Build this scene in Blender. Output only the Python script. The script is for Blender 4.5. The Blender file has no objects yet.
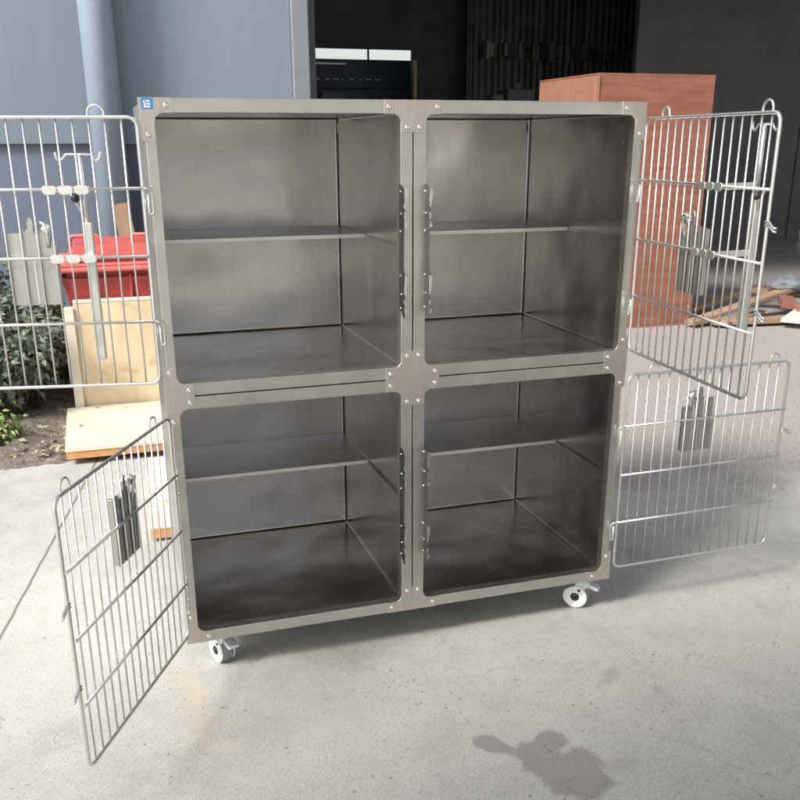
import bpy, bmesh, math, random
from mathutils import Vector, Matrix, noise
random.seed(7)
R = math.radians
sc = bpy.context.scene
C = sc.collection

# ---------------------------------------------------------------- camera, sky, sun, exposure
GZ = 0.105                                    # height of the cabinet's underside above the ground
cam_d = bpy.data.cameras.new('camera'); cam = bpy.data.objects.new('camera', cam_d); C.objects.link(cam)
cam.location = (-0.7318, -2.1577, 1.214 + GZ); cam.rotation_euler = (1.2269, 0.0041, -0.3096)
cam_d.sensor_width = 36; cam_d.lens = 926.5 / 800 * 36
cam_d.shift_x = 3.8 / 800; cam_d.shift_y = 73.1 / 800
cam_d.clip_start = 0.05; cam_d.clip_end = 600
sc.camera = cam

SUN_DIR = Vector((-0.86, -0.42, 0.85)).normalized()      # towards the sun: left, a little in front
el = math.asin(SUN_DIR.z); az = math.atan2(SUN_DIR.x, SUN_DIR.y)
w = bpy.data.worlds.new('World'); sc.world = w; w.use_nodes = True
nt = w.node_tree; nt.nodes.clear()
sky = nt.nodes.new('ShaderNodeTexSky'); sky.sky_type = 'NISHITA'; sky.sun_disc = False
sky.sun_elevation = el; sky.sun_rotation = az; sky.dust_density = 3; sky.air_density = 1.2
hs = nt.nodes.new('ShaderNodeHueSaturation'); hs.inputs['Saturation'].default_value = 0.25
bg = nt.nodes.new('ShaderNodeBackground'); bg.inputs['Strength'].default_value = 0.09
out = nt.nodes.new('ShaderNodeOutputWorld')
nt.links.new(sky.outputs[0], hs.inputs['Color']); nt.links.new(hs.outputs[0], bg.inputs[0]); nt.links.new(bg.outputs[0], out.inputs[0])
sl = bpy.data.lights.new('sun', 'SUN'); sl.energy = 2.6; sl.angle = R(15); sl.color = (1, .95, .87)
so = bpy.data.objects.new('sun', sl); C.objects.link(so); so.location = (-6, -4, 8)
so.rotation_euler = SUN_DIR.to_track_quat('Z', 'Y').to_euler()
vs = sc.view_settings; sc.display_settings.display_device = 'sRGB'
vs.view_transform = 'Standard'; vs.look = 'None'; vs.gamma = 1; vs.use_curve_mapping = False; vs.exposure = 1.28
sc.cycles.max_bounces = 10; sc.cycles.use_denoising = True

# ---------------------------------------------------------------- node helpers and materials
class NT:
    def __init__(s, name):
        s.m = bpy.data.materials.new(name); s.m.use_nodes = True; s.t = s.m.node_tree
        s.b = s.t.nodes['Principled BSDF']; s.co = s.t.nodes.new('ShaderNodeTexCoord')
    def n(s, t, **k):
        x = s.t.nodes.new('ShaderNode' + t)
        for a, v in k.items(): setattr(x, a, v)
        return x
    def l(s, a, b): s.t.links.new(a, b)
    def mapping(s, scale, loc=(0, 0, 0)):
        m = s.n('Mapping'); m.inputs['Scale'].default_value = scale; m.inputs['Location'].default_value = loc
        s.l(s.co.outputs['Object'], m.inputs['Vector']); return m.outputs[0]
    def noise(s, vec, scale=1, detail=4, rough=.55, dist=0):
        x = s.n('TexNoise'); x.inputs['Scale'].default_value = scale; x.inputs['Detail'].default_value = detail
        x.inputs['Roughness'].default_value = rough; x.inputs['Distortion'].default_value = dist
        s.l(vec, x.inputs['Vector']); return x.outputs['Fac']
    def ramp(s, fac, stops, interp='LINEAR'):
        x = s.n('ValToRGB'); cr = x.color_ramp; cr.interpolation = interp
        while len(cr.elements) < len(stops): cr.elements.new(.5)
        for e, (p, c) in zip(cr.elements, stops):
            e.position = p; e.color = (*c, 1) if isinstance(c, tuple) else (c, c, c, 1)
        s.l(fac, x.inputs[0]); return x.outputs[0]
    def mix(s, fac, a, b, mode='MIX'):
        x = s.n('Mix', data_type='RGBA', blend_type=mode)
        for sock, v in ((x.inputs[0], fac), (x.inputs[6], a), (x.inputs[7], b)):
            if hasattr(v, 'is_output'): s.l(v, sock)
            elif isinstance(v, tuple): sock.default_value = (*v, 1)
            else: sock.default_value = v
        return x.outputs[2]
    def math(s, op, a, b=None, c=None, clamp=False):
        x = s.n('Math', operation=op, use_clamp=clamp)
        for i, v in enumerate((a, b, c)):
            if v is None: continue
            if hasattr(v, 'is_output'): s.l(v, x.inputs[i])
            else: x.inputs[i].default_value = v
        return x.outputs[0]
    def color(s, v):
        if isinstance(v, tuple): s.b.inputs['Base Color'].default_value = (*v, 1)
        else: s.l(v, s.b.inputs['Base Color'])
    def rough(s, v):
        if hasattr(v, 'is_output'): s.l(v, s.b.inputs['Roughness'])
        else: s.b.inputs['Roughness'].default_value = v
    def bump(s, h, strength=.3, dist=.01):
        x = s.n('Bump'); x.inputs['Strength'].default_value = strength; x.inputs['Distance'].default_value = dist
        s.l(h, x.inputs['Height']); s.l(x.outputs[0], s.b.inputs['Normal'])

def steel(name, col, rough, streak, var=.12, bump=.04, warp=0, smudge=.25):
    m = NT(name); m.b.inputs['Metallic'].default_value = 1
    a = m.noise(m.mapping(streak), 1, 3, .6)
    c = m.noise(m.mapping((3.1, 3.1, 3.1)), 1, 4, .6)
    d = m.noise(m.mapping((9, 9, 9), (3, 1, 2)), 1, 5, .6)
    lo = tuple(x * (1 - var) for x in col); hi = tuple(min(1, x * (1 + var)) for x in col)
    m.color(m.ramp(m.math('ADD', m.math('MULTIPLY', a, .5), m.math('MULTIPLY', c, .5)), [(.3, lo), (.7, hi)]))
    r = m.math('MULTIPLY_ADD', a, .14, rough - .07)
    r = m.math('MULTIPLY_ADD', m.ramp(d, [(.3, 0.), (.75, 1.)]), smudge * .35, r)
    m.rough(r)
    if warp:
        h = m.noise(m.mapping((2.6, 2.6, 2.6), (1, 7, 3)), 1, 2, .4)
        b1 = m.n('Bump'); b1.inputs['Strength'].default_value = 1; b1.inputs['Distance'].default_value = warp; m.l(h, b1.inputs['Height'])
        b2 = m.n('Bump'); b2.inputs['Strength'].default_value = bump; b2.inputs['Distance'].default_value = .002; m.l(a, b2.inputs['Height'])
        m.l(b1.outputs[0], b2.inputs['Normal']); m.l(b2.outputs[0], m.b.inputs['Normal'])
    else: m.bump(a, bump, .002)
    return m.m
def plain(name, col, rough=.6, metal=0, var=.12, sc_=12, bump=.1):
    m = NT(name); a = m.noise(m.mapping((sc_,) * 3), 1, 5, .6)
    lo = tuple(x * (1 - var) for x in col); hi = tuple(min(1, x * (1 + var)) for x in col)
    m.color(m.ramp(a, [(.3, lo), (.7, hi)])); m.rough(m.math('MULTIPLY_ADD', a, .2, rough - .1))
    m.b.inputs['Metallic'].default_value = metal
    if bump: m.bump(a, bump, .003)
    return m.m
def wood(name, c1, c2, stretch, rough=.6, knots=None):
    m = NT(name); a = m.noise(m.mapping(stretch), 1, 6, .62, .6); b = m.noise(m.mapping((2.2, 2.2, 2.2)), 1, 3)
    col = m.ramp(a, [(.3, c1), (.68, c2)])
    if knots:
        k = m.noise(m.mapping((5, 5, 9), (1.3, 0, .4)), 1, 2, .5, 1.2)
        col = m.mix(m.ramp(k, [(.6, 0.), (.74, .7)]), col, knots)
    col = m.mix(m.ramp(b, [(.35, 0.), (.7, .35)]), col, tuple(x * .75 for x in c1))
    m.color(col); m.rough(rough); m.bump(a, .15, .002); return m.m

M = {}
M['rail'] = steel('brushed_steel_frame', (.56, .54, .51), .30, (14, 14, 14), .12, .02, warp=.012)
M['plate'] = steel('brushed_steel_plate', (.60, .545, .50), .34, (260, 20, 6), .16, .04)
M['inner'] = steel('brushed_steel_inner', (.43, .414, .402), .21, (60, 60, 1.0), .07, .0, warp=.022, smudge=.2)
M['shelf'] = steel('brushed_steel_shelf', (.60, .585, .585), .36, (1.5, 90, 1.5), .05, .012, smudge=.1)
M['outer'] = steel('steel_outer', (.50, .50, .50), .32, (1, 1, 90), .08, .03)
M['wire'] = steel('polished_wire', (.74, .735, .72), .30, (40, 40, 40), .06, .0, smudge=.2)
M['screw'] = steel('screw_head', (.8, .8, .78), .14, (40, 40, 40), .04, .0, smudge=0)
M['holder'] = steel('holder_steel', (.46, .45, .43), .36, (200, 200, 5), .12, .03)
M['clamp'] = steel('clamp_steel', (.66, .65, .62), .42, (60, 60, 60), .08, .02)
M['bracket'] = plain('zinc_bracket', (.60, .62, .64), .38, .6, .1, 30)
M['wheel'] = plain('white_wheel_plastic', (.74, .74, .76), .4, 0, .04, 30, .02)
M['tyre'] = plain('grey_rubber_tyre', (.20, .215, .23), .6, 0, .1, 40)
M['black'] = plain('black_plastic', (.02, .02, .02), .4, 0, .1, 40)
M['dark'] = plain('dark_gap', (.03, .03, .03), .7, 0, .1, 40)
M['film'] = steel('film_edge', (.20, .20, .20), .26, (60, 60, 120), .5, .25)
M['red'] = plain('red_bin_plastic', (.44, .075, .065), .42, 0, .16, 6)
M['redl'] = plain('faded_red_lid', (.60, .13, .12), .5, 0, .2, 6)
M['fade'] = plain('worn_pale_print', (.72, .42, .40), .6, 0, .2, 40)
M['blockw'] = wood('pale_block_wood', (.62, .55, .44), (.74, .68, .57), (2, 30, 30))
M['catch'] = steel('catch_edge', (.62, .62, .61), .2, (90, 90, 30), .35, .1, smudge=.4)
M['ply'] = wood('pale_plywood', (.56, .43, .27), (.70, .59, .41), (14, 14, 3.5), .6, (.42, .19, .08))
M['plylying'] = wood('bare_board', (.55, .48, .37), (.66, .60, .49), (3, 40, 40))
M['endgrain'] = wood('orange_end_grain', (.45, .20, .08), (.62, .34, .16), (30, 30, 60))
M['crate'] = wood('red_plywood', (.185, .062, .038), (.30, .122, .080), (3.5, 3.5, 26), .6)
M['crates'] = wood('red_plywood_side', (.22, .10, .066), (.30, .15, .105), (16, 16, 4), .6)
M['edge'] = wood('crate_edge', (.22, .09, .06), (.30, .14, .095), (30, 30, 4))
M['oldwood'] = wood('old_brown_wood', (.20, .12, .075), (.36, .24, .155), (20, 20, 4))
M['plank'] = wood('scrap_plank', (.20, .125, .08), (.36, .25, .17), (5, 5, 40))
M['brick'] = plain('red_brick', (.18, .075, .055), .85, 0, .25, 40, .5)
M['grayplastic'] = plain('pale_plastic_bag', (.12, .13, .145), .7, 0, .2, 8, .5)
M['tarp'] = plain('dark_green_tarp', (.055, .07, .065), .55, 0, .3, 7, .8)
M['card'] = plain('brown_board', (.10, .082, .075), .8, 0, .12, 9)
M['trim'] = plain('grey_door_trim', (.17, .185, .21), .5, 0, .08, 8)
M['pipe'] = plain('painted_downpipe', (.215, .268, .335), .38, 0, .06, 5, .03)
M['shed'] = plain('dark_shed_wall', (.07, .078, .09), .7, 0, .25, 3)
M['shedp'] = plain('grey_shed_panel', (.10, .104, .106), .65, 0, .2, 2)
M['navy'] = plain('navy_rack', (.035, .055, .10), .5, 0, .3, 5)
M['corr'] = plain('corrugated_sheet', (.07, .068, .065), .5, .3, .35, 4)
M['glint'] = plain('glint_strip_metal', (.22, .205, .18), .45, .5, .5, 3)
M['added_canopy'] = plain('pale_added_canopy', (.55, .55, .54), .6, 0, .06, 2)
M['yellow'] = plain('yellow_post', (.50, .44, .20), .5, 0, .1, 8)
M['sticker_b'] = plain('blue_sticker', (.03, .20, .50), .35, 0, .1, 60, 0)
M['sticker_w'] = plain('white_print', (.8, .82, .85), .35, 0, .05, 60, 0)
M['sticker_p'] = plain('pink_print', (.75, .25, .35), .35, 0, .05, 60, 0)
M['stem'] = plain('twig_bark', (.09, .06, .04), .8, 0, .2, 30)

def leafmat(name, c1, c2):
    m = NT(name); a = m.noise(m.mapping((9, 9, 9)), 1, 3); b = m.noise(m.mapping((60, 60, 60)), 1, 2)
    m.color(m.mix(b, m.ramp(a, [(.35, c1), (.65, c2)]), tuple(x * 1.4 for x in c2))); m.rough(.42)
    return m.m
M['leaf'] = leafmat('shrub_leaf', (.05, .07, .05), (.12, .145, .105))
M['leafy'] = leafmat('bright_leaf', (.09, .16, .04), (.16, .27, .07))
M['litter'] = leafmat('dry_litter', (.16, .11, .07), (.34, .27, .20))

def concrete():
    m = NT('yard_concrete'); P = m.co.outputs['Object']
    big = m.noise(m.mapping((.9, .9, .9)), 1, 5, .6, .3)
    mid = m.noise(m.mapping((7, 7, 7), (4, 2, 0)), 1, 6, .65)
    fine = m.noise(m.mapping((170, 170, 170)), 1, 5, .8)
    grit = m.noise(m.mapping((330, 330, 330), (5, 5, 0)), 1, 3, .7)
    col = m.ramp(m.math('ADD', m.math('MULTIPLY', big, .5), m.math('MULTIPLY', mid, .5)),
                 [(.34, (.30, .292, .276)), (.5, (.395, .385, .364)), (.66, (.46, .45, .428))])
    col = m.mix(m.ramp(fine, [(.36, .85), (.53, 0.)]), col, (.22, .232, .22))
    col = m.mix(m.ramp(grit, [(.53, 0.), (.68, .7)]), col, (.58, .57, .54))
    # dark specks
    v = m.n('TexVoronoi'); v.inputs['Scale'].default_value = 36; m.l(P, v.inputs['Vector'])
    pick = m.ramp(m.noise(m.mapping((5, 5, 5), (9, 0, 0)), 1, 3), [(.46, 0.), (.6, 1.)])
    col = m.mix(m.math('MULTIPLY', m.ramp(v.outputs['Distance'], [(.06, .95), (.17, 0.)]), pick), col, (.12, .115, .105))
    v2 = m.n('TexVoronoi'); v2.inputs['Scale'].default_value = 95; m.l(P, v2.inputs['Vector'])
    pick2 = m.ramp(m.noise(m.mapping((2.4, 2.4, 2.4), (1, 6, 0)), 1, 4, .7), [(.42, 0.), (.6, 1.)])
    pits = m.math('MULTIPLY', m.ramp(v2.outputs['Distance'], [(.10, .8), (.24, 0.)]), pick2)
    col = m.mix(pits, col, (.15, .145, .135))
    # hairline cracks in patches
    v3 = m.n('TexVoronoi', feature='DISTANCE_TO_EDGE'); v3.inputs['Scale'].default_value = 1.1
    wv = m.n('TexNoise'); wv.inputs['Scale'].default_value = 5; wv.inputs['Detail'].default_value = 6; m.l(P, wv.inputs['Vector'])
    va = m.n('VectorMath', operation='ADD'); m.l(P, va.inputs[0]); sc2 = m.n('VectorMath', operation='SCALE'); sc2.inputs['Scale'].default_value = .3; m.l(wv.outputs['Color'], sc2.inputs[0]); m.l(sc2.outputs[0], va.inputs[1]); m.l(va.outputs[0], v3.inputs['Vector'])
    crk = m.math('MULTIPLY', m.ramp(v3.outputs['Distance'], [(.0006, .3), (.0022, 0.)]), m.ramp(m.noise(m.mapping((1.3, 1.3, 1.3), (2, 8, 0)), 1, 2), [(.5, 0.), (.58, 1.)]))
    col = m.mix(crk, col, (.15, .14, .13))
    sep = m.n('SeparateXYZ'); m.l(P, sep.inputs[0]); X, Y = sep.outputs[0], sep.outputs[1]
    wob = m.noise(m.mapping((11, 11, 11), (2, 5, 0)), 1, 5, .6); wob2 = m.noise(m.mapping((3.5, 3.5, 3.5), (7, 1, 0)), 1, 4)
    def spot(x, y, rx, ry, soft, wb=1.5, ang=0.):
        wb *= 1.25; soft += .08
        ca, sa = math.cos(ang), math.sin(ang)
        dx = m.math('SUBTRACT', X, x); dy = m.math('SUBTRACT', Y, y)
        u = m.math('DIVIDE', m.math('ADD', m.math('MULTIPLY', dx, ca), m.math('MULTIPLY', dy, sa)), rx)
        t = m.math('DIVIDE', m.math('SUBTRACT', m.math('MULTIPLY', dy, ca), m.math('MULTIPLY', dx, sa)), ry)
        d = m.math('SQRT', m.math('ADD', m.math('MULTIPLY', u, u), m.math('MULTIPLY', t, t)))
        d = m.math('ADD', d, m.math('MULTIPLY', m.math('SUBTRACT', wob, .5), wb))
        return m.ramp(d, [(max(0, .8 - soft), 1.), (.8, 0.)])
    # damp oil stain, hand-like lobes
    s = spot(.115, -.60, .09, .095, .12, 1.2)
    for a in ((.035, -.505, .09, .038, .12, 1.2, -.75), (.165, -.525, .062, .055, .12, 1.2, .35), (.15, -.68, .10, .09, .16, 1.2, 0), (.19, -.61, .07, .06, .15, 1.2, 0), (.10, -.55, .07, .06, .15, 1., 0)):
        s = m.math('MAXIMUM', s, spot(*a))
    col = m.mix(m.math('MULTIPLY', s, .58), col, (.165, .145, .14))
    s2 = m.math('MAXIMUM', spot(.425, -.335, .085, .035, .5, 1.7, .7), spot(.52, -.42, .03, .025, .4, 1.2))
    s2 = m.math('MAXIMUM', s2, spot(.27, -.66, .07, .04, .6, 1.4, .2))
    col = m.mix(m.math('MULTIPLY', s2, .32), col, (.18, .165, .16))
    # faint rust wash in front of the left corner
    s3 = m.math('MAXIMUM', spot(-.60, -.12, .07, .34, .75, 2.4, .12), spot(-.585, -.58, .16, .10, .75, 2.4))
    col = m.mix(m.math('MULTIPLY', s3, .24), col, (.62, .42, .18))
    # slab joint that runs back to the planting bed, and a second across the yard
    def joint(x0, y0, x1, y1, wd):
        L = math.hypot(x1 - x0, y1 - y0); nx, ny = (y1 - y0) / L, -(x1 - x0) / L
        d = m.math('ADD', m.math('MULTIPLY', m.math('SUBTRACT', X, x0), nx), m.math('MULTIPLY', m.math('SUBTRACT', Y, y0), ny))
        d = m.math('ABSOLUTE', m.math('ADD', d, m.math('MULTIPLY', m.math('SUBTRACT', wob, .5), .012)))
        return m.ramp(m.math('DIVIDE', d, wd), [(.35, 1.), (1., 0.)])
    col = m.mix(m.math('MULTIPLY', joint(-1.1, .39, -.985, 1.013, .006), m.ramp(Y, [(0., .9), (1., .9)])), col, (.10, .095, .09))
    # yard beyond is grainy and slightly pink, its shade darkened into the colour
    far = m.ramp(m.math('MULTIPLY_ADD', wob2, .5, m.math('ADD', m.math('MULTIPLY', Y, .55), m.math('MULTIPLY', X, .12))), [(.0, 0.), (1., 1.)])
    far = m.math('MULTIPLY', far, m.ramp(m.math('ADD', X, m.math('MULTIPLY', wob2, .5)), [(.5, 0.), (.9, 1.)]))
    far = m.ramp(m.math('DIVIDE', far, 1.), [(.80, 0.), (1., .8)])
    gr2 = m.noise(m.mapping((70, 70, 70), (3, 3, 0)), 1, 3, .75)
    col = m.mix(far, col, m.ramp(gr2, [(.36, (.145, .125, .125)), (.5, (.235, .21, .208)), (.64, (.33, .30, .295))]))
    m.color(col); m.rough(m.math('MULTIPLY_ADD', s, -.25, .82))
    h = m.math('ADD', m.math('MULTIPLY', fine, .6), m.math('MULTIPLY', mid, .6)); m.bump(h, .35, .004)
    return m.m
M['concrete'] = concrete()
def soilmat():
    m = NT('dry_soil'); a = m.noise(m.mapping((14, 14, 14)), 1, 8, .7); b = m.noise(m.mapping((90, 90, 90)), 1, 3, .7)
    col = m.ramp(a, [(.3, (.10, .085, .07)), (.55, (.19, .165, .14)), (.75, (.32, .29, .25))])
    m.color(m.mix(m.ramp(b, [(.4, .6), (.55, 0.)]), col, (.06, .05, .04))); m.rough(.95); m.bump(a, .8, .02); return m.m
M['soil'] = soilmat()
def wallmat(name, c):
    m = NT(name); a = m.noise(m.mapping((1.5, 1.5, .35)), 1, 4); b = m.noise(m.mapping((22, 22, 1.2)), 1, 4)
    sep = m.n('SeparateXYZ'); m.l(m.co.outputs['Object'], sep.inputs[0])
    f = m.math('ADD', m.math('MULTIPLY', a, .6), m.math('MULTIPLY', b, .4))
    m.color(m.ramp(f, [(.3, tuple(x * .88 for x in c)), (.7, tuple(x * 1.08 for x in c))])); m.rough(.5)
    m.bump(a, .15, .02); return m.m
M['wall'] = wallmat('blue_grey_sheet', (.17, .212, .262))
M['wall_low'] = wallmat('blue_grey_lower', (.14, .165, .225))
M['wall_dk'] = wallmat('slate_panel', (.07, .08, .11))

# ---------------------------------------------------------------- mesh helpers
def add_box(bm, x0, x1, y0, y1, z0, z1, bev=0, mtx=None, seg=2):
    b = bmesh.new(); bmesh.ops.create_cube(b, size=1)
    for v in b.verts:
        v.co = Vector(((x0 + x1) / 2 + v.co.x * (x1 - x0), (y0 + y1) / 2 + v.co.y * (y1 - y0), (z0 + z1) / 2 + v.co.z * (z1 - z0)))
    if bev: bmesh.ops.bevel(b, geom=b.edges[:], offset=bev, segments=seg, affect='EDGES', profile=.5)
    if mtx is not None: bmesh.ops.transform(b, matrix=mtx, verts=b.verts)
    merge(bm, b)
def merge(bm, b):
    me = bpy.data.meshes.new('tmp'); b.to_mesh(me); b.free(); bm.from_mesh(me); bpy.data.meshes.remove(me)
def add_prism(bm, pts, axis, a0, a1, bev=0):
    """polygon extruded along axis (0 x,1 y,2 z) from a0 to a1; pts are the two other coordinates in order"""
    b = bmesh.new()
    def mk(p, a):
        return Vector((a, p[0], p[1])) if axis == 0 else Vector((p[0], a, p[1])) if axis == 1 else Vector((p[0], p[1], a))
    lo = [b.verts.new(mk(p, a0)) for p in pts]; hi = [b.verts.new(mk(p, a1)) for p in pts]
    n = len(pts)
    f1 = b.faces.new(lo); f2 = b.faces.new(hi)
    for i in range(n): b.faces.new((lo[i], lo[(i + 1) % n], hi[(i + 1) % n], hi[i]))
    bmesh.ops.recalc_face_normals(b, faces=b.faces)
    if bev: bmesh.ops.bevel(b, geom=[e for e in b.edges if f1 in e.link_faces or f2 in e.link_faces], offset=bev, segments=1, affect='EDGES')
    bmesh.ops.triangulate(b, faces=[f for f in b.faces if len(f.verts) > 4])
    merge(bm, b)
def add_tube(bm, pts, r, n=8, closed=False, r1=None):
    pts = [Vector(p) for p in pts]; m = len(pts); rings = []; up = None
    for i, p in enumerate(pts):
        if closed: t = (pts[(i + 1) % m] - pts[i - 1]).normalized()
        else: t = (pts[min(i + 1, m - 1)] - pts[max(i - 1, 0)]).normalized()
        if up is None:
            up = t.orthogonal().normalized()
        up = (up - t * up.dot(t)).normalized(); s = t.cross(up)
        rr = r if r1 is None else r + (r1 - r) * i / (m - 1)
        rings.append([bm.verts.new(p + (up * math.cos(a) + s * math.sin(a)) * rr) for a in [2 * math.pi * k / n for k in range(n)]])
    for i in range(m if closed else m - 1):
        A, B = rings[i], rings[(i + 1) % m]
        if closed and i == m - 1:
            best = min(range(n), key=lambda o: (A[0].co - B[o].co).length); B = B[best:] + B[:best]
        for k in range(n):
            f = bm.faces.new((A[k], A[(k + 1) % n], B[(k + 1) % n], B[k])); f.smooth = True
    if not closed:
        bm.faces.new(rings[0]); bm.faces.new(rings[-1])
def add_lathe(bm, prof, mtx, n=24):
    """prof: (radius, height) list around local z"""
    rings = []
    for r, h in prof:
        rings.append([bm.verts.new(mtx @ Vector((r * math.cos(2 * math.pi * k / n), r * math.sin(2 * math.pi * k / n), h))) for k in range(n)])
    for A, B in zip(rings, rings[1:]):
        for k in range(n):
            f = bm.faces.new((A[k], A[(k + 1) % n], B[(k + 1) % n], B[k])); f.smooth = True
    bm.faces.new(rings[0]); bm.faces.new(rings[-1])
def obj(name, bm, mat, parent=None, smooth=False):
    bmesh.ops.recalc_face_normals(bm, faces=bm.faces)
    me = bpy.data.meshes.new(name); bm.to_mesh(me); bm.free()
    if mat is not None: me.materials.append(mat)
    if smooth:
        for p in me.polygons: p.use_smooth = True
    o = bpy.data.objects.new(name, me); C.objects.link(o)
    if parent: o.parent = parent
    return o
def thing(name, label, cat, loc=(0, 0, 0), rotz=0, group=None):
    o = bpy.data.objects.new(name, None); C.objects.link(o); o.empty_display_size = .05
    o.location = loc; o.rotation_euler = (0, 0, rotz); return tag(o, label, cat, group)
def tag(o, label, cat, group=None):
    o['label'] = label; o['category'] = cat
    if group: o['group'] = group
    return o
def struct(name, bm, mat):
    o = obj(name, bm, mat); o['kind'] = 'structure'; return o
def nb(): return bmesh.new()

# ---------------------------------------------------------------- ground
bm = nb(); bmesh.ops.create_grid(bm, x_segments=40, y_segments=40, size=90)
struct('ground', bm, M['concrete'])
bm = nb(); bmesh.ops.create_grid(bm, x_segments=150, y_segments=70, size=1)
for v in bm.verts:
    x = -2.15 + v.co.x * 1.95; y = 3.02 + v.co.y * 1.16
    e = min(1, max(0, (y - 1.86 - .02 * noise.noise((x * 5, 0, 0))) / .12)) * min(1, max(0, (-.2 - x) / .1))
    z = -.03 + e * (.05 + .03 * noise.noise((x * 3, y * 3, 0)) + .018 * noise.noise((x * 14, y * 14, 3)) + .012 * noise.noise((x * 40, y * 40, 1))) + e * .05 * max(0, y - 1.9)
    v.co = Vector((x, y, z))
for f in bm.faces: f.smooth = True
struct('soil_bed', bm, M['soil'])
# leaf litter and small stones on the soil: nobody could count it
def leaf(bm, p, L, wd, nrm, d, fold=.25):
    d = (d - nrm * d.dot(nrm))
    if d.length < 1e-4: d = nrm.orthogonal()
    d.normalize(); s = nrm.cross(d)
    a = bm.verts.new(p); t = bm.verts.new(p + d * L + nrm * (-.12 * L))
    m1 = bm.verts.new(p + d * L * .5 + nrm * .02 * L)
    l = bm.verts.new(p + d * L * .45 + s * wd + nrm * fold * wd); r = bm.verts.new(p + d * L * .45 - s * wd + nrm * fold * wd)
    for q in ((a, l, m1), (l, t, m1), (a, m1, r), (m1, t, r)): bm.faces.new(q)
def rv(): return Vector((random.gauss(0, 1), random.gauss(0, 1), random.gauss(0, 1))).normalized()
bm = nb()
for i in range(900):
    x = random.uniform(-2.4, -.35); y = 1.93 + abs(random.gauss(0, .35)); s = random.choice((.012, .018, .03, .045))
    if y > 3.6: continue
    leaf(bm, Vector((x, y, .035 + .05 * (y - 1.9) + random.uniform(-.01, .02))), s, s * random.uniform(.12, .4), (Vector((0, 0, 1)) + rv() * .4).normalized(), rv())
lit = obj('leaf_litter', bm, M['litter']); lit['kind'] = 'stuff'; tag(lit, 'dry leaves and chips scattered over the soil under the shrub', 'leaf litter')

# ---------------------------------------------------------------- workshop building
WY = 4.2
bld = thing('workshop_building', 'blue grey metal workshop with a wide dark open doorway behind the cage cabinet', 'building', (0, WY, 0))
def part(name, mat, parent, *boxes, off=(0, WY, 0), bev=0, label=None):
    bm = nb()
    for b in boxes: add_box(bm, b[0] - off[0], b[1] - off[0], b[2] - off[1], b[3] - off[1], b[4] - off[2], b[5] - off[2], bev)
    o = obj(name, bm, mat, parent)
    if label: o['label'] = label
    return o
part('wall_sheet', M['wall'], bld, (-9, .60, WY, WY + .12, 1.315, 4.6))
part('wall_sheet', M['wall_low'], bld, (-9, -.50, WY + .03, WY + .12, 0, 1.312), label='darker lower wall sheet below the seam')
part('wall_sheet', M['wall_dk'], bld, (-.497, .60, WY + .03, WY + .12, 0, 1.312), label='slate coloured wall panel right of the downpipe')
part('door_frame', M['trim'], bld, (.603, .715, WY - .03, WY + .16, 0, 4.6), bev=.008)
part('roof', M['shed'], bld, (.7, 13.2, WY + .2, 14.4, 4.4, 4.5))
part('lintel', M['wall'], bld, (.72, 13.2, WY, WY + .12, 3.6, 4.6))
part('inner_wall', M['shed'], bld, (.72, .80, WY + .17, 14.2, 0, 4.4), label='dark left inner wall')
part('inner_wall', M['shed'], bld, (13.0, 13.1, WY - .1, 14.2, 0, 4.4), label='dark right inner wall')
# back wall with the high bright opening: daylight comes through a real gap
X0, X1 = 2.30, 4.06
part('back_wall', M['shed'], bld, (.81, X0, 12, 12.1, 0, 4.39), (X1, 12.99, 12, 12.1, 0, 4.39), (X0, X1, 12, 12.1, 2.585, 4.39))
part('mullion', M['dark'], bld, (3.375, 3.395, 12.02, 12.06, 2.2, 2.584))
part('yellow_jamb', M['yellow'], bld, (4.064, 4.11, 11.96, 11.998, 1.2, 2.44))
part('inner_panel', M['shedp'], bld, (6.0, 8.6, 9.0, 9.08, 0, 4.38), (8.63, 12.9, 9.0, 9.08, 0, 4.38), (8.6, 8.63, 9.03, 9.07, 0, 4.38), label='grey sheet partition inside the doorway')
bm = nb()
n = 150
for i in range(n):                                   # corrugated sheet that catches some daylight
    x = 4.75 + i * .0217; y = 11.6 + .008 * math.sin(i * 1.3) + .012 * noise.noise((i * .4, 0, 0))
    a = bm.verts.new((x, y - WY, 1.4)); b = bm.verts.new((x, y - WY + .02, 4.38))
    if i: bm.faces.new((pa, a, b, pb))
    pa, pb = a, b
cs = obj('corrugated_sheet', bm, M['corr'], bld)
for i in range(44):                                 # short pale strips standing in for glints on the sheet
    x = 4.9 + 2.9 * (i + random.random() * .7) / 44
    bm = nb(); add_box(bm, x, x + random.choice((.006, .01, .05)), 11.42 + random.uniform(-.05, .05), 11.48, 2.44 + random.uniform(-.03, .05), 2.66 + random.uniform(-.03, .03), .001, Matrix.Translation((0, -WY, 0))); obj('glint_strip', bm, M['glint'], bld)
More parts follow.
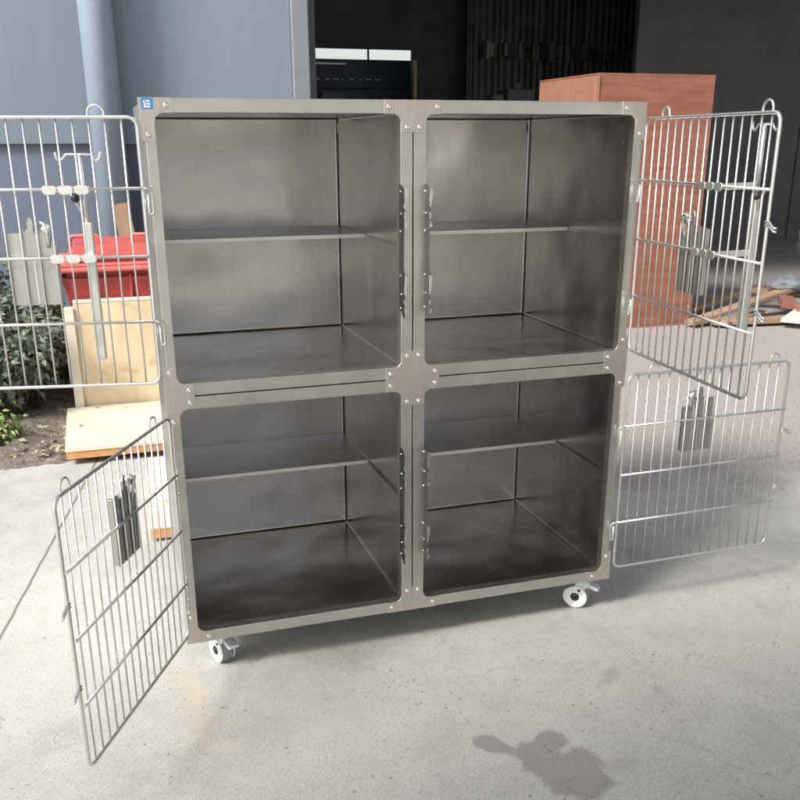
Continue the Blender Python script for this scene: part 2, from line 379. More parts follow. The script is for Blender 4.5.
# goods seen in the gap behind the back wall
rack = thing('storage_rack', 'dark navy storage rack beyond the bright gap in the back wall', 'rack', (3.2, 13.2, 0))
part('deck', M['navy'], rack, (1.6, 4.9, 13.0, 13.8, 2.10, 2.52), (1.6, 4.9, 13.0, 13.8, 1.55, 2.098), (1.6, 4.9, 13.02, 13.8, 0, 1.549), off=(3.2, 13.2, 0), bev=.01)
part('shelf_edge', M['bracket'], rack, (1.6, 3.3, 12.97, 12.995, 2.44, 2.465), off=(3.2, 13.2, 0))
for i in range(16): part('shelf_label', M['sticker_w'], rack, (1.7 + i * .137 + random.uniform(0, .04), 1.74 + i * .137 + random.uniform(0, .07), 12.98, 12.995, 2.225, 2.24), off=(3.2, 13.2, 0))
tag(part('white_box', M['grayplastic'], None, (2.52, 2.86, 11.4, 11.6, 1.72, 1.98), off=(0, 0, 0), bev=.01), 'small pale box on the dark floor stack beside the door frame', 'box')
tag(part('metal_cabinet', M['navy'], None, (.9, 3.3, 11.35, 11.8, 0, 1.718), off=(0, 0, 0), bev=.01), 'dark low metal cabinet just inside the doorway, left', 'cabinet')
part_ = part('dark_machine', M['shed'], None, (4.35, 4.72, 9.2, 9.5, 0, 1.92), (4.15, 4.3, 9.2, 9.4, 0, 1.86), (4.48, 4.56, 9.3, 9.4, 1.92, 2.0), off=(0, 0, 0), bev=.01)
tag(part_, 'small black machine silhouette standing inside the workshop', 'machine')
# downpipe
bm = nb(); prof = [(.098, 0), (.098, 4.5)]
add_lathe(bm, prof, Matrix.Translation((0, 0, 0)), 40)
pp = obj('downpipe', bm, M['pipe']); pp.location = (-.575, WY - .11, 0); tag(pp, 'thick blue grey downpipe running up the workshop wall', 'pipe')

# unseen roof on posts, added above the viewer to shade the right foreground
fb = thing('added_canopy', 'flat roof on posts added out of view above the viewer, casting soft shade over the right foreground', 'added_canopy', (2.4, -4, 0))
part('added_canopy_roof', M['added_canopy'], fb, (-4.1, 9, -5.6, -1.85, 3.3, 3.38), off=(2.4, -4, 0))
for x, y in ((-3.9, -5.4), (2.4, -5.4), (8.7, -5.4), (8.7, -2.2)): part('added_canopy_post', M['trim'], fb, (x - .05, x + .05, y - .05, y + .05, 0, 3.299), off=(2.4, -4, 0))

# ---------------------------------------------------------------- shrub and small plants
def shrub(name, label, cx, cy, rx, ry, h, nleaf, mat, L=.045, z0=.04):
    t = thing(name, label, 'shrub', (cx, cy, 0))
    bl = nb(); bs = nb()
    tips = []
    for i in range(46):
        a = random.uniform(0, 6.283); q = math.sqrt(random.random()); hh = h * random.uniform(.55, 1.08) * (1 - .35 * q * q)
        p0 = Vector((.12 * math.cos(a), .1 * math.sin(a), z0)); p2 = Vector((rx * q * math.cos(a), ry * q * math.sin(a), hh))
        p1 = (p0 + p2) / 2 + Vector((random.uniform(-.06, .06), random.uniform(-.06, .06), .08))
        pts = [p0.lerp(p1, s).lerp(p1.lerp(p2, s), s) for s in [k / 6 for k in range(7)]]
        add_tube(bs, pts, .006, 5, r1=.002); tips.append(pts)
    for i in range(nleaf):
        pts = random.choice(tips); s = random.uniform(.25, 1.05) ; k = min(5, int(s * 6)); f = s * 6 - k
        p = pts[k].lerp(pts[k + 1], min(1.3, f)) + rv() * random.uniform(.01, .10)
        if p.z < .04: p.z = random.uniform(.04, .12)
        o = Vector((p.x / rx, p.y / ry, (p.z - h * .4) / h)).normalized() if p.length else Vector((0, 0, 1))
        leaf(bl, p, L * random.uniform(.6, 1.3), L * random.uniform(.2, .34), (o * .6 + Vector((0, -.2, .7)) + rv() * .8).normalized(), (o + rv() * .8).normalized())
    obj('foliage', bl, mat, t); obj('stem', bs, M['stem'], t); return t
shrub('shrub', 'dense dark green leafy shrub at left, against the board and wall', -1.22, 2.75, .40, .42, .80, 5600, M['leaf'])
shrub('shrub', 'dark leafy shrub cut off by the left picture edge', -1.95, 2.7, .45, .42, .66, 2600, M['leaf'])
shrub('weed', 'small bright green weed low at the left picture edge', -1.27, 2.22, .11, .09, .17, 260, M['leafy'], .03)
shrub('weed', 'small loose green sprig growing above the dark shrub', -.97, 3.1, .07, .07, .90, 90, M['leafy'], .035)

# ---------------------------------------------------------------- boards and bin on the left
t = thing('lying_board', 'thick pale board lying flat at the edge of the soil', 'board', (-.60, 2.22, 0))
part('board_top', M['plylying'], t, (-.94, -.28, 1.88, 2.57, .062, .078), off=(-.60, 2.22, 0), bev=.002)
part('board_edge', M['endgrain'], t, (-.938, -.282, 1.884, 2.566, .03, .0615), off=(-.60, 2.22, 0))
t = thing('upright_board', 'tall knotty plywood board standing behind the flat board', 'board', (-.64, 2.6, 0))
part('face', M['ply'], t, (-.855, -.36, 2.60, 2.625, .05, .585), off=(-.64, 2.6, 0), bev=.002)
part('batten', M['blockw'], t, (-.90, -.8555, 2.585, 2.65, .05, .565), (-.855, -.36, 2.598, 2.632, .5855, .60), off=(-.64, 2.6, 0), bev=.003)
t = thing('plank', 'short pale plank lying on the concrete behind the lower left cage door', 'plank', (-.585, 1.34, 0), R(-3))
bm = nb(); add_box(bm, -.04, .04, -.40, .40, .012, .05, .003); add_box(bm, .012, .07, -.15, .12, .0505, .07, .003); obj('plank_body', bm, M['blockw'], t)
bm = nb(); add_box(bm, -.0395, .0395, -.407, -.401, .0125, .049); obj('end_grain', bm, M['endgrain'], t)
bm = nb(); add_box(bm, .05, .075, -.36, -.32, .0, .06, .004); obj('dark_block', M and bm, M['oldwood'], t)  # small dark block beside the plank's near end
# red bin
t = thing('wheelie_bin', 'red plastic rubbish bin with lid, behind the upright board', 'bin', (-.57, 2.98, 0))
bm = nb()
def frust(bm, x0, x1, y0, y1, z0, X0_, X1_, Y0, Y1, z1):
    lo = [bm.verts.new(p) for p in ((x0, y0, z0), (x1, y0, z0), (x1, y1, z0), (x0, y1, z0))]
    hi = [bm.verts.new(p) for p in ((X0_, Y0, z1), (X1_, Y0, z1), (X1_, Y1, z1), (X0_, Y1, z1))]
    bm.faces.new(lo); bm.faces.new(hi)
    for i in range(4): bm.faces.new((lo[i], lo[(i + 1) % 4], hi[(i + 1) % 4], hi[i]))
b2 = nb(); frust(b2, -.20, .26, -.15, .2, .05, -.335, .36, -.235, .28, .715)
bmesh.ops.recalc_face_normals(b2, faces=b2.faces); bmesh.ops.bevel(b2, geom=b2.edges[:], offset=.03, segments=4, affect='EDGES'); merge(bm, b2)
for x in (-.18, 0, .18): add_box(bm, x - .006, x + .006, -.236, -.19, .35, .70, .002)
obj('bin_body', bm, M['red'], t)
bm = nb(); add_box(bm, -.41, .40, -.275, .31, .716, .742, .011, None, 3); add_box(bm, -.395, .385, -.262, .30, .7425, .756, .005); obj('rim', bm, M['redl'], t)
bm = nb(); b2 = nb(); frust(b2, -.30, .36, -.23, .28, .757, -.27, .33, -.19, .27, .84); bmesh.ops.recalc_face_normals(b2, faces=b2.faces); bmesh.ops.bevel(b2, geom=b2.edges[:], offset=.02, segments=3, affect='EDGES'); merge(bm, b2); obj('lid', bm, M['red'], t)
for x in (-.20, .10):
    bm = nb(); add_tube(bm, [(x - .07, -.12, .83), (x - .07, -.12, .872), (x - .06, -.12, .88), (x + .06, -.12, .88), (x + .07, -.12, .872), (x + .07, -.12, .83)], .009, 8); obj('handle', bm, M['redl'], t)
bm = nb()                                            # scuffed pale lettering, too worn to read
for i in range(46):
    x = random.choice((-.14, -.07, .06, .14)) + random.uniform(-.03, .03); z = random.choice((.45, .50, .54)) + random.uniform(-.012, .012)
    y = -.15 - .085 * (z - .05) / .665 - .0022
    bm = nb()
    if random.random() < .5: add_box(bm, x, x + random.uniform(.01, .03), y - .001, y, z, z + .004)
    else: add_box(bm, x, x + .004, y - .001, y, z, z + random.uniform(.01, .03))
    obj('worn_marking', bm, M['fade'], t)
for x in (-.18, .24):
    bm = nb(); add_lathe(bm, [(.03, -.02), (.055, -.018), (.055, .018), (.03, .02)], Matrix.Translation((x, .24, .055)) @ Matrix.Rotation(R(90), 4, 'Y'), 20)
    obj('wheel', bm, M['black'], t)
bm = nb(); add_box(bm, -.045, .045, -.014, .014, 0, 1.02, .003); o = obj('leaning_plank', bm, M['oldwood']); o.location = (-.405, 3.45, .0); o.rotation_euler = (R(-14), R(-8), R(4))
tag(o, 'old brown plank leaning on the wall behind the red bin', 'plank')

# ---------------------------------------------------------------- crate and scrap on the right
t = thing('plywood_crate', 'tall reddish plywood crate standing in front of the dark doorway', 'crate', (3.06, 4.3, 0))
O = (3.06, 4.3, 0)
part('front_panel', M['crate'], t, (2.62, 3.535, 3.85, 3.868, .02, 1.735), off=O, bev=.0015)
part('side_panel', M['crates'], t, (2.622, 2.64, 3.8685, 4.75, .02, 1.733), off=O, label='brown left side of the crate')
part('side_panel', M['crates'], t, (3.515, 3.533, 3.8685, 4.75, .02, 1.733), off=O)
part('back_panel', M['crate'], t, (2.6405, 3.5145, 4.73, 4.748, .02, 1.733), off=O)
part('top_panel', M['crate'], t, (2.6205, 3.5345, 3.851, 4.748, 1.7355, 1.746), off=O, bev=.001)
part('edge_batten', M['edge'], t, (2.6195, 2.626, 3.842, 3.8495, .02, 1.733), (2.62, 3.535, 3.842, 3.8495, .0, .018), off=O)
G = 'scrap wood lying on the ground at the right'
def plank(x, y, z, L, wd, th, rz, ry, mat, label, name='scrap_plank', cat='plank', g=G):
    bm = nb(); add_box(bm, -L / 2, L / 2, -wd / 2, wd / 2, -th / 2, th / 2, .003); o = obj(name, bm, mat); o.location = (x, y, z); o.rotation_euler = (0, R(ry), R(rz)); tag(o, label, cat, g); return o
plank(4.35, 3.95, .17, 1.9, .10, .03, 14, -8, M['plank'], 'long scrap plank slanting up to the right over the pile')
plank(4.25, 3.60, .04, 1.3, .12, .035, -8, 0, M['plank'], 'scrap plank nearest the concrete, right of the white pole')
plank(4.55, 3.75, .09, 1.1, .14, .03, 35, -3, M['blockw'], 'pale plank lying across the middle of the scrap pile')
plank(4.75, 4.10, .12, .9, .11, .04, -30, 5, M['oldwood'], 'dark brown plank at the back of the scrap pile')
plank(4.1, 4.25, .10, 1.2, .08, .035, 22, -4, M['oldwood'], 'thin dark plank at the left end of the scrap pile')
plank(3.95, 3.78, .035, .7, .07, .03, 30, 0, M['plank'], 'short scrap stick at the front left of the pile')
for i, (x, y, z, rz, lb) in enumerate(((4.42, 3.62, .12, 24, 'red brick on top of the front scrap plank'), (4.62, 3.66, .09, -12, 'red brick at the far right of the scrap pile'), (4.36, 3.80, .13, 60, 'red brick behind the other bricks on the pile'))):
    bm = nb(); add_box(bm, -.11, .11, -.055, .055, -.03, .03, .005); o = obj('brick', bm, M['brick']); o.location = (x, y, z); o.rotation_euler = (R(6), R(-5), R(rz)); tag(o, lb, 'brick', 'bricks on the scrap pile')
def blob(name, mat, loc, sx, sy, sz, label, cat, seed):
    bm = nb(); bmesh.ops.create_icosphere(bm, subdivisions=4, radius=1)
    for v in bm.verts:
        k = 1 + .28 * noise.noise(v.co * 2.1 + Vector((seed, 0, 0))) + .14 * abs(noise.noise(v.co * 5 + Vector((0, seed, 0)))); v.co = Vector((v.co.x * sx * k, v.co.y * sy * k, max(-.0, (v.co.z * .5 + .5) * sz * k)))
    o = obj(name, bm, mat, smooth=True); o.location = loc; tag(o, label, cat); return o
blob('plastic_bag', M['grayplastic'], (4.62, 4.05, .16), .22, .14, .12, 'crumpled pale plastic bag on the scrap pile', 'bag', 2)
blob('tarpaulin_bundle', M['tarp'], (5.78, 4.7, 0), .5, .4, 1.05, 'dark green tarpaulin bundle at the right picture edge', 'tarpaulin', 5)

# ---------------------------------------------------------------- the cage cabinet
W, H, D, FR, FI = .61, .6516, .6102, .0304, .025
cab = thing('pet_cage_cabinet', 'stainless steel four compartment pet cage cabinet on casters with open wire doors', 'cage cabinet', (0, 0, GZ))
G2 = .0012                                           # half of the seam between two modules
bmr = {}
def rail(x0, x1, z0, z1, ends='h'):
    bm = nb(); add_box(bm, x0, x1, 0, .03, z0, z1, .0016); return obj('frame_rail', bm, M['rail'], cab)
for (mx0, mx1) in ((-W, -G2), (G2, W)):
    for (mz0, mz1) in ((0, H - G2), (H + G2, 2 * H)):
        for a0, a1 in ((mx0, mx0 + FR), (mx1 - FR, mx1)):
            if abs(a0) > .5 or abs(a1) > .5 and not (abs(a0) < .1 or abs(a1) < .1):   # outer posts have a rolled outer edge
                sgn = -1 if a0 < 0 else 1; xo, xi = (a0, a1) if sgn < 0 else (a1, a0)
                bm = nb(); add_prism(bm, [(xi, 0), (xo - sgn * .011, 0), (xo - sgn * .004, .004), (xo, .013), (xo, .024), (xi, .024)], 2, mz0, mz1, 0); obj('frame_rail', bm, M['rail'], cab)
            else: rail(a0, a1, mz0, mz1)
        rail(mx0 + FR + .0002, mx1 - FR - .0002, mz0, mz0 + FR); rail(mx0 + FR + .0002, mx1 - FR - .0002, mz1 - FR, mz1)
bm = nb(); add_box(bm, -.012, .012, .010, .026, .01, 2 * H - .01); add_box(bm, -W + .02, -.013, .010, .026, H - .012, H + .012); add_box(bm, .013, W - .02, .010, .026, H - .012, H + .012)
# (sits behind the seams so that they read dark)
bm.free()
def comp(mx0, mx1, mz0, mz1):
    x0, x1, z0, z1 = mx0 + FI, mx1 - FI, mz0 + .028, mz1 - .026
    b = nb(); add_box(b, x0, x1, .002, D, z0, z1)
    dele = [f for f in b.faces if f.calc_center_median().y < .01]; bmesh.ops.delete(b, geom=dele, context='FACES')
    ed = [e for e in b.edges if len(e.link_faces) == 2]
    bmesh.ops.bevel(b, geom=ed, offset=.0065, segments=5, affect='EDGES', profile=.5)
    for f in b.faces: f.smooth = f.calc_area() < .02
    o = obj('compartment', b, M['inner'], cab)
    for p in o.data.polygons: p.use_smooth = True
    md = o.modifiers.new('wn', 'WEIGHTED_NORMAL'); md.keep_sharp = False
    # folded lip under the ceiling along side and back walls
    bm = nb(); z = z1 - .040
    add_box(bm, x1 - .0030, x1 - .0006, .004, D - .014, z, z1 - .014, .0006)
    obj('ceiling_lip', bm, M['inner'], cab)
    bm = nb(); add_box(bm, x0 + .0006, x0 + .0030, .004, D - .014, z, z1 - .014, .0006)
    obj('ceiling_lip', bm, M['inner'], cab)
    # shelf with turned-down front edge, and its side ledges
    zs = mz0 + (.333 if mz0 < .1 else .327)
    bm = nb(); add_box(bm, x0 + .002, x1 - .002, .325, D - .003, zs - .0012, zs, .0004)
    sh = obj('shelf', bm, M['shelf'], cab)
    bm = nb(); add_box(bm, x0 + .002, x1 - .002, .3225, .3248, zs - .0105, zs + .0002, .0009); obj('shelf_front_edge', bm, M['clamp'], sh)
    
    for xx in ((x0 + .0007, x0 + .006), (x1 - .006, x1 - .0007)):
        bm = nb(); add_box(bm, xx[0], xx[1], .008, .322, zs - .005, zs - .0035)
        obj('shelf_ledge', bm, M['inner'], cab)
for (mx0, mx1) in ((-W, -G2), (G2, W)):
    for (mz0, mz1) in ((0, H - G2), (H + G2, 2 * H)): comp(mx0, mx1, mz0, mz1)
for nm, b in (('side_panel', (-W + .0215, -W + .023, .0305, D + .03, .0, 2 * H)), ('side_panel', (W - .023, W - .0215, .0305, D + .03, .0, 2 * H)),
              ('top_panel', (-W + .0235, W - .0235, .0305, D + .028, 2 * H - .0015, 2 * H)), ('base_panel', (-W + .0235, W - .0235, .0305, D + .028, 0, .0015)),
              ('back_panel', (-W + .0235, W - .0235, D + .0285, D + .03, .0, 2 * H))):
    part(nm, M['outer'], cab, b, off=(0, 0, 0))
# corner plates
def plate(cx, cz, quads, label=None):
    r = .020; bm = nb()
    full = len(quads) == 4; lh = .070 if abs(cx) < .1 or full else .068; lv = .070
    if len(quads) == 1: lv = .088
    E = FR
    def quad(sx, sz):
        arc = []
        for k in range(7):
            a = k / 6 * math.pi / 2
            arc.append((sx * (E + r - r * math.sin(a)), sz * (E + r - r * math.cos(a))))
        # from horizontal arm end to vertical arm end
        return [(sx * lh, sz * E)] + arc + [(sx * E, sz * lv)]
    order = {(1, -1): 0, (1, 1): 1, (-1, 1): 2, (-1, -1): 3}
    pts = []
    if full:
        pts = quad(1, -1)[::-1] + quad(1, 1) + quad(-1, 1)[::-1] + quad(-1, -1)
    elif len(quads) == 1:
        sx, sz = quads[0]; pts = quad(sx, sz) + [(0, sz * lv), (0, 0), (sx * lh, 0)]
    elif quads[0][1] == quads[1][1]:                # T at top or bottom
        sz = quads[0][1]; pts = [(-lh, 0)] + quad(-1, sz) + quad(1, sz)[::-1] + [(lh, 0)]
    else:                                           # T at a side
        sx = quads[0][0]; pts = [(0, lv)] + quad(sx, 1)[::-1] + quad(sx, -1) + [(0, -lv)]
    add_prism(bm, [(cx + a, cz + b) for a, b in pts], 1, -.0022, .0004, .0004)
    o = obj('corner_plate', bm, M['plate'], cab)
    # screws
    sp = set()
    for sx, sz in quads:
        m = E / 2
        if len(quads) == 1: sp |= {(sx * (lh - .012), sz * m), (sx * m, sz * (lv - .014))}
        else:
            sp |= {(sx * (lh - .011), sz * m), (sx * m, sz * (lv - .011))}
    for a, b in sorted(sp):
        s = bpy.data.objects.new('screw', screw_me); C.objects.link(s); s.parent = o; s.location = (cx + a, -.0022, cz + b); s.rotation_euler = (0, random.uniform(0, 3), 0)
    return o
bm = nb()
add_lathe(bm, [(.0057, 0), (.0057, .0007), (.0050, .0021), (.0034, .0031), (.0017, .0035), (.0016, .0020), (.0002, .0020)], Matrix.Rotation(R(90), 4, 'X'), 16)
me_o = obj('screw', bm, M['screw'], None, True); screw_me = me_o.data; bpy.data.objects.remove(me_o)
plate(-W, 2 * H, [(1, -1)]); plate(W, 2 * H, [(-1, -1)]); plate(-W, 0, [(1, 1)]); plate(W, 0, [(-1, 1)])
plate(0, 2 * H, [(-1, -1), (1, -1)]); plate(0, 0, [(-1, 1), (1, 1)])
plate(-W, H, [(1, 1), (1, -1)]); plate(W, H, [(-1, 1), (-1, -1)]); plate(0, H, [(1, 1), (1, -1), (-1, 1), (-1, -1)])
# sticker on the top left plate
bm = nb(); add_box(bm, -W + .006, -W + .030, -.0032, -.0026, 2 * H - .023, 2 * H - .001); o = obj('sticker', bm, M['sticker_b'], cab)
bm = nb()
for i in range(9): x = -W + .011 + (i % 3) * .0045 + random.uniform(-.001, .001); z = 2 * H - .020 + (i // 3) * .0055; add_box(bm, x, x + .0035, -.0037, -.0033, z, z + random.uniform(.003, .0045))
obj('print', bm, M['sticker_w'], o)
bm = nb(); add_box(bm, -W + .013, -W + .018, -.0042, -.0038, 2 * H - .016, 2 * H - .012); obj('print', bm, M['sticker_p'], o)
# latch plates on the centre posts
def latch_plate(sx, z0, z1):
    L = z1 - z0; x = sx * (FR + .0006)
    f = [(.0, .010), (.02, -.012), (.05, -.030), (.13, -.028), (.17, -.014), (.19, -.032), (.24, -.022), (.26, -.034), (.32, -.026), (.62, -.022), (.66, -.030), (.80, -.020), (.84, -.032), (.87, -.014), (.90, -.034), (.97, -.032), (1.0, -.024), (.955, -.004)]
    pts = [(y - (.004 if sx > 0 else 0), z1 - a * L) for a, y in f] + [(.012, z1 - .94 * L), (.012, z1 - .02 * L)]
    bm = nb(); add_prism(bm, pts, 0, x - .0008, x + .0008); o = obj('latch_plate', bm, M['film'], cab)
    # turned lips on the catch
    for a, b in ((.03, .17), (.20, .32), (.67, .82), (.86, .97)):
        bl = nb(); zc0, zc1 = z1 - b * L, z1 - a * L
        up = a in (.03, .67); wa, wb = (.0075, .0025) if up else (.003, .007)
        add_prism(bl, [(x - .0012, zc1), (x + wa, zc1 - .004), (x + wa * .8, (zc0 + zc1) / 2), (x + wb, zc0 + .003), (x - .0012, zc0)], 1, -.0335, -.0322, .0003)
        obj('catch', bl, M['catch'], o)
    for a in (.06, .22, .35, .68, .82, .93):
        rb = nb(); add_lathe(rb, [(.0026, 0), (.0024, .001), (.0012, .0022), (.0001, .0024)], Matrix.Translation((x - .0008, -.001 if a not in (.22, .82) else -.007, z1 - a * L)) @ Matrix.Rotation(R(-90), 4, 'Y'), 10)
        obj('rivet', rb, M['screw'], o)
for sx in (-1, 1):
    latch_plate(sx, .808, 1.122); latch_plate(sx, .150, .473)
# casters
def caster(x, y, rz, lab=None):
    bm = nb()
    add_box(bm, -.028, .028, -.024, .024, -.006, -.0005, .002)
    add_lathe(bm, [(.017, -.020), (.021, -.018), (.021, -.007), (.016, -.0062)], Matrix.Identity(4), 20)
    for s in (-1, 1):
        pts = [(-.018, -.018), (.020, -.018), (.030, -.05), (.033, -.074), (.020, -.082), (.008, -.06), (-.016, -.03)]
        add_prism(bm, pts, 1, s * .0165 - .0012, s * .0165 + .0012, .0005)
    add_box(bm, -.020, .022, -.0178, .0178, -.0215, -.0175, .001)
    add_tube(bm, [(.021, -.021, -.068), (.021, .021, -.068)], .005, 12)
    o = obj('caster', bm, M['bracket'], cab); o.location = (x, y, 0); o.rotation_euler = (0, 0, rz)
    RT = Matrix.Translation((.021, 0, -.0685)) @ Matrix.Rotation(R(90), 4, 'X')
    bm = nb(); add_lathe(bm, [(.028, -.014), (.0335, -.0135), (.0362, -.008), (.0365, 0), (.0362, .008), (.0335, .0135), (.028, .014)], RT, 32); obj('tyre', bm, M['tyre'], o)
    bm = nb(); add_lathe(bm, [(.006, -.0155), (.029, -.0160), (.0315, -.0145), (.0315, .0145), (.029, .0160), (.006, .0155)], RT, 32); obj('wheel', bm, M['wheel'], o)
    bm = nb(); add_lathe(bm, [(.002, -.0218), (.0125, -.0215), (.0135, -.0195), (.0135, .0195), (.0125, .0215), (.002, .0218)], RT, 20); obj('hub_cap', bm, M['black'], o)
    bm = nb(); add_prism(bm, [(.004, -.022), (-.010, -.020), (-.044, -.034), (-.047, -.040), (-.040, -.043), (-.012, -.034), (.002, -.034)], 1, -.0145, .0145, .001); obj('brake_pedal', bm, M['bracket'], o)
    # wheel cover, white with a dark dot
    bm = nb()
    for s in (-1, 1):
        pts = [(.021 + .0355 * math.cos(a), -.0685 + .0345 * math.sin(a)) for a in [k * math.pi * 2 / 28 for k in range(28)]]
        pts = [(px - (.012 * max(0, (pz + .05) / .03) if pz > -.05 else 0), pz) for px, pz in pts]
        add_prism(bm, pts, 1, s * .0192 - .0008, s * .0192 + .0008, .0004)
    obj('wheel_cover', bm, M['wheel'], o)
    for s in (-1, 1):
        bm = nb(); add_lathe(bm, [(.0045, -.0005), (.0045, .0005), (.0002, .0006)], Matrix.Translation((.010, s * .0205, -.046)) @ Matrix.Rotation(R(90), 4, 'X'), 14)
        obj('cover_bolt', bm, M['black'], o)
caster(-.508, .055, R(112)); caster(.555, .045, R(140)); caster(-.52, .56, R(40)); caster(.53, .56, R(130))

# doors ---------------------------------------------------------------------------------
DW, HK, S0, Y0 = .5345, -.0083, .0188, .0088
DH = H - 2 * FR + 2 * HK
NB = 16
def arc_rect(x0, x1, z0, z1, r, n=6):
    pts = []
    for cx, cz, a0 in ((x1 - r, z1 - r, 0), (x0 + r, z1 - r, 90), (x0 + r, z0 + r, 180), (x1 - r, z0 + r, 270)):
        for k in range(n + 1):
            a = R(a0 + 90 * k / n); pts.append((cx + r * math.cos(a), 0, cz + r * math.sin(a)))
    return pts
def door(side, top, ang, label, pole=None):
    """local x runs from the hinge pin to the free edge, local z up from the door's bottom; local +y*side is the inner face"""
    zb = (H if top else 0) + FR - HK
    bm = nb(); add_tube(bm, arc_rect(S0, S0 + DW, 0, DH, .020), .0038, 10, closed=True)
    d = obj('cage_door', bm, M['wire'], cab); d['label'] = label
    d.location = (side * (W - .012), -Y0, zb)
    # direction from the pin: (side*cos, -sin)
    th = math.atan2(-math.sin(ang), side * math.cos(ang)); d.rotation_euler = (0, 0, th)
    inn = 1 if side < 0 else -1                     # closed: inner face looks into the cabinet
    yi = inn * .0052; yo = -inn * .0042
    for k in range(1, NB):
        x = S0 + DW * k / NB; j = random.uniform(-.0006, .0006)
        bm = nb(); add_tube(bm, [(x, yo, -.0005), (x + j, yo + j, DH * .5), (x, yo, DH + .0005)], .0021, 7); obj('vertical_bar', bm, M['wire'], d)
    for k in (1, 2, 3):
        z = DH * (1 - k / 4)
        xs = S0 - .001
        bm = nb(); add_tube(bm, [(xs, yi, z), (S0 + DW + .001, yi, z)], .0033, 8); obj('cross_rail', bm, M['wire'], d)
        if k != 2:                                   # bent hinge pins
            bm = nb(); q = .010
            add_tube(bm, [(S0, yi, z), (q + .002, yi, z), (.004, yi * .5, z - .002), (0, 0, z - .007), (0, 0, z - .05), (.0008, 0, z - .053), (.005, 0, z - .0545), (.0085, 0, z - .053), (.0092, 0, z - .05), (.0092, 0, z - .012)], .0023, 8)
            obj('hinge_pin', bm, M['wire'], d)
    for s0, s1 in ((DW * 2 / NB, DW * 3 / NB), (DW * 14 / NB, DW * 15 / NB)):      # hanging loops above the top wire
        m = (s0 + s1) / 2; r = (s1 - s0) / 2; pts = [(S0 + s0, yo, DH - .004), (S0 + s0, yo, DH + .006)]
        pts += [(S0 + m - r * math.cos(a), yo, DH + .008 + r * .95 * math.sin(a)) for a in [math.pi * k / 10 for k in range(11)]]
        pts += [(S0 + s1, yo, DH + .006), (S0 + s1, yo, DH - .004)]
        bm = nb(); add_tube(bm, pts, .0025, 8); obj('hanging_loop', bm, M['wire'], d)
    for f in (.37, .68):                             # latch tongues on the free edge
        z = DH * (1 - f); e = S0 + DW
        bm = nb()
        for o in (0, .007):
            add_tube(bm, [(e, yi, z + o), (e + .012, yi, z + o + .001), (e + .020, yi, z + o - .004), (e + .028, yi, z + o - .009), (e + .036, yi + .002, z + o - .010)], .0024, 7)
        obj('latch_tongue', bm, M['wire'], d)
    # chart holder plate with two folded channels and a clip
    zt = DH - (.235 if top else .088); s0 = S0 + .195; s1 = S0 + .300; hh = .155
    y0 = -inn * .0085; t = -inn
    def yy(a, b): return (min(a, b), max(a, b))
    bm = nb(); P = [(s0 + .003, zt - hh), (s1, zt - hh), (s1, zt), (s1 - .030, zt), (s1 - .030, zt - .012), (s1 - .036, zt - .012), (s1 - .036, zt + .004), (s0 + .022, zt + .004), (s0 + .022, zt - .018), (s0, zt - .018)]
    a0, a1 = yy(y0 + t * .0012, y0); add_prism(bm, P, 1, a0, a1, .0003)
    ch = obj('chart_holder', bm, M['holder'], d)
    a0, a1 = yy(y0 + t * .0125, y0 + t * .0014)
    for u0, u1, l0 in ((s0 + .001, s0 + .013, .02), (s0 + .044, s0 + .049, .0), (s1 - .010, s1 - .001, .0)):
        bm = nb(); add_box(bm, u0, u1, a0, a1, zt - hh + .002, zt - l0 - .004, .001); obj('folded_channel', bm, M['holder'], ch)
    bm = nb(); add_box(bm, s0 + .050, s0 + .054, *yy(y0 - t * .0012, y0 + t * .0002), zt - hh + .002, zt - .06); obj('slot_edge', bm, M['clamp'], ch)
    bm = nb(); add_tube(bm, [(s0 + .018, y0, zt - .03), (s0 + .016, y0 - t * .006, zt + .0), (s0 + .018, y0 - t * .010, zt + .018), (s0 + .026, y0 - t * .006, zt + .024), (s0 + .030, y0, zt + .014)], .0045, 8)
    add_lathe(bm, [(.001, -.008), (.010, -.007), (.012, 0), (.010, .007), (.001, .008)], Matrix.Translation((s0 + .022, y0 + t * .004, zt + .010)) @ Matrix.Rotation(R(90), 4, 'X'), 18)
    obj('spring_clip', bm, M['screw'], ch)
    bm = nb(); add_prism(bm, [(s0 + .046, zt), (s0 + .056, zt), (s0 + .058, zt + .02), (s0 + .054, zt + .032), (s0 + .048, zt + .032), (s0 + .045, zt + .02)], 1, *yy(y0 + t * .002, y0 - t * .003), .0005); obj('thumb_tab', bm, M['holder'], ch)
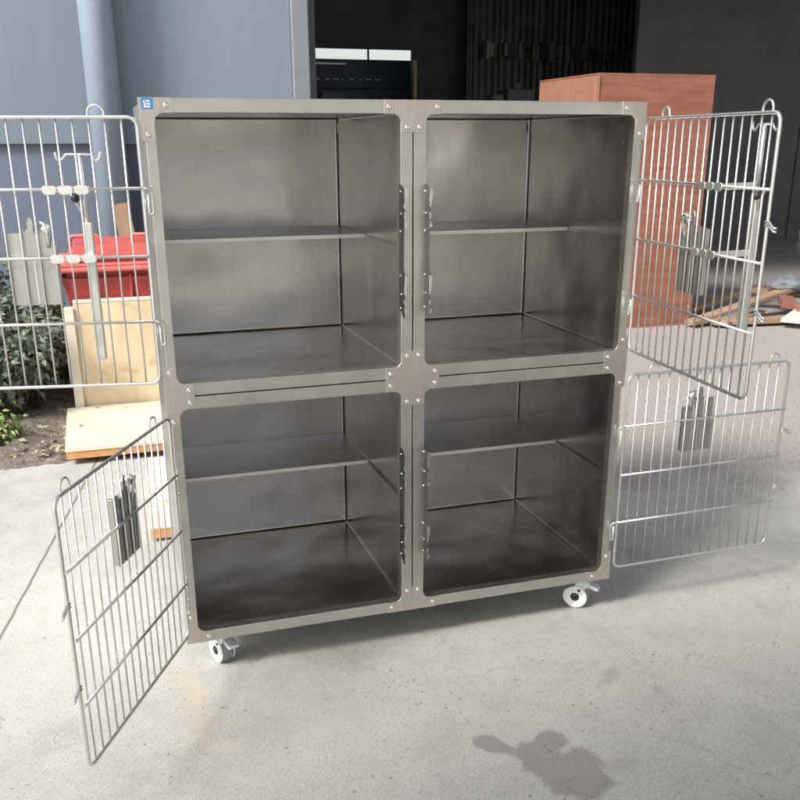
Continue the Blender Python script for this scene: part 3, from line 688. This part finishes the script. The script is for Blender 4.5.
    if pole:
        cs, px, off, z_lo, z_hi = pole              # clamp centre, pole position, offset behind the door
        for k in (1, 2):
            z = DH * (1 - k / 4)
            bm = nb()
            for j in (-1, 0, 1):
                c = S0 + cs + j * DW / NB; hw = DW / NB / 2 - .0018
                pts = [(c - hw, z - .006), (c - hw + .005, z - .011), (c + hw - .005, z - .011), (c + hw, z - .006), (c + hw, z + .003), (c + hw - .004, z + .007), (c - hw + .004, z + .007), (c - hw, z + .003)]
                add_prism(bm, pts, 1, *yy(yi + inn * .003, yi + inn * .0055), .0006)
            add_box(bm, S0 + cs - .047, S0 + cs + .047, *yy(yo - inn * .004, yo - inn * .0062), z - .008, z + .004, .0005)
            obj('clamp', bm, M['clamp'], d)
            bm = nb(); yp = yo - inn * .0063
            if off > .05:
                P0 = Vector((S0 + cs + .03, yp, z)); P1 = Vector((S0 + px, -inn * off, z + .006))
                for q in range(1):
                    dd = (P1 - P0); 
                    add_prism(bm, [(0, -.010), (dd.length, -.007), (dd.length, .007), (0, .005)], 1, -.0012, .0012, .0004)
                    M4 = Matrix.Translation(P0) @ Matrix.Rotation(math.atan2(dd.y, dd.x), 4, 'Z'); bmesh.ops.transform(bm, matrix=M4, verts=bm.verts)
            else:
                add_box(bm, S0 + px - .010, S0 + px + .010, *yy(yp, -inn * (off - .005)), z - .006, z + .006, .001)
            obj('clamp_arm', bm, M['clamp'], d)
        X = S0 + px; y = -inn * off
        bm = nb(); add_box(bm, X - .0105, X + .0105, y - .007, y + .007, z_lo, z_hi - .14, .003, None, 3)
        po = obj('drip_pole', bm, M['clamp'], d)
        bm = nb(); add_tube(bm, [(X, y, z_hi - .15), (X, y, z_hi)], .0048, 10)
        hk = [(X - .044, y, z_hi + .006), (X - .041, y, z_hi - .008), (X - .034, y, z_hi - .012), (X - .028, y, z_hi - .006), (X - .022, y, z_hi + .001), (X, y, z_hi + .001), (X + .028, y, z_hi + .001), (X + .034, y, z_hi - .006), (X + .042, y, z_hi - .012), (X + .049, y, z_hi - .008), (X + .050, y, z_hi + .006)]
        add_tube(bm, hk, .0026, 8); obj('hook_bar', bm, M['wire'], po)
        zc = DH * .75
        bm = nb(); bmesh.ops.create_uvsphere(bm, u_segments=16, v_segments=10, radius=.0095); bmesh.ops.translate(bm, vec=(X + .017, y + inn * .010, zc - .020), verts=bm.verts); obj('knob', bm, M['black'], po, True)
        bm = nb(); add_tube(bm, [(X + .030, y, zc - .006), (X + .004, y, zc - .062)], .0022, 7); obj('brace_wire', bm, M['wire'], po)
    return d
door(-1, 1, -.1908, 'upper left wire door swung fully open with a drip pole clamped on', pole=(.160, .130, .028, DH - .52, DH - .075))
door(-1, 0, 1.1019, 'lower left wire door standing open towards the viewer')
door(1, 1, 1.6426, 'upper right wire door open at a right angle with a drip pole', pole=(.325, .36, .085, DH - .46, DH - .02))
door(1, 0, -.0181, 'lower right wire door swung fully open')
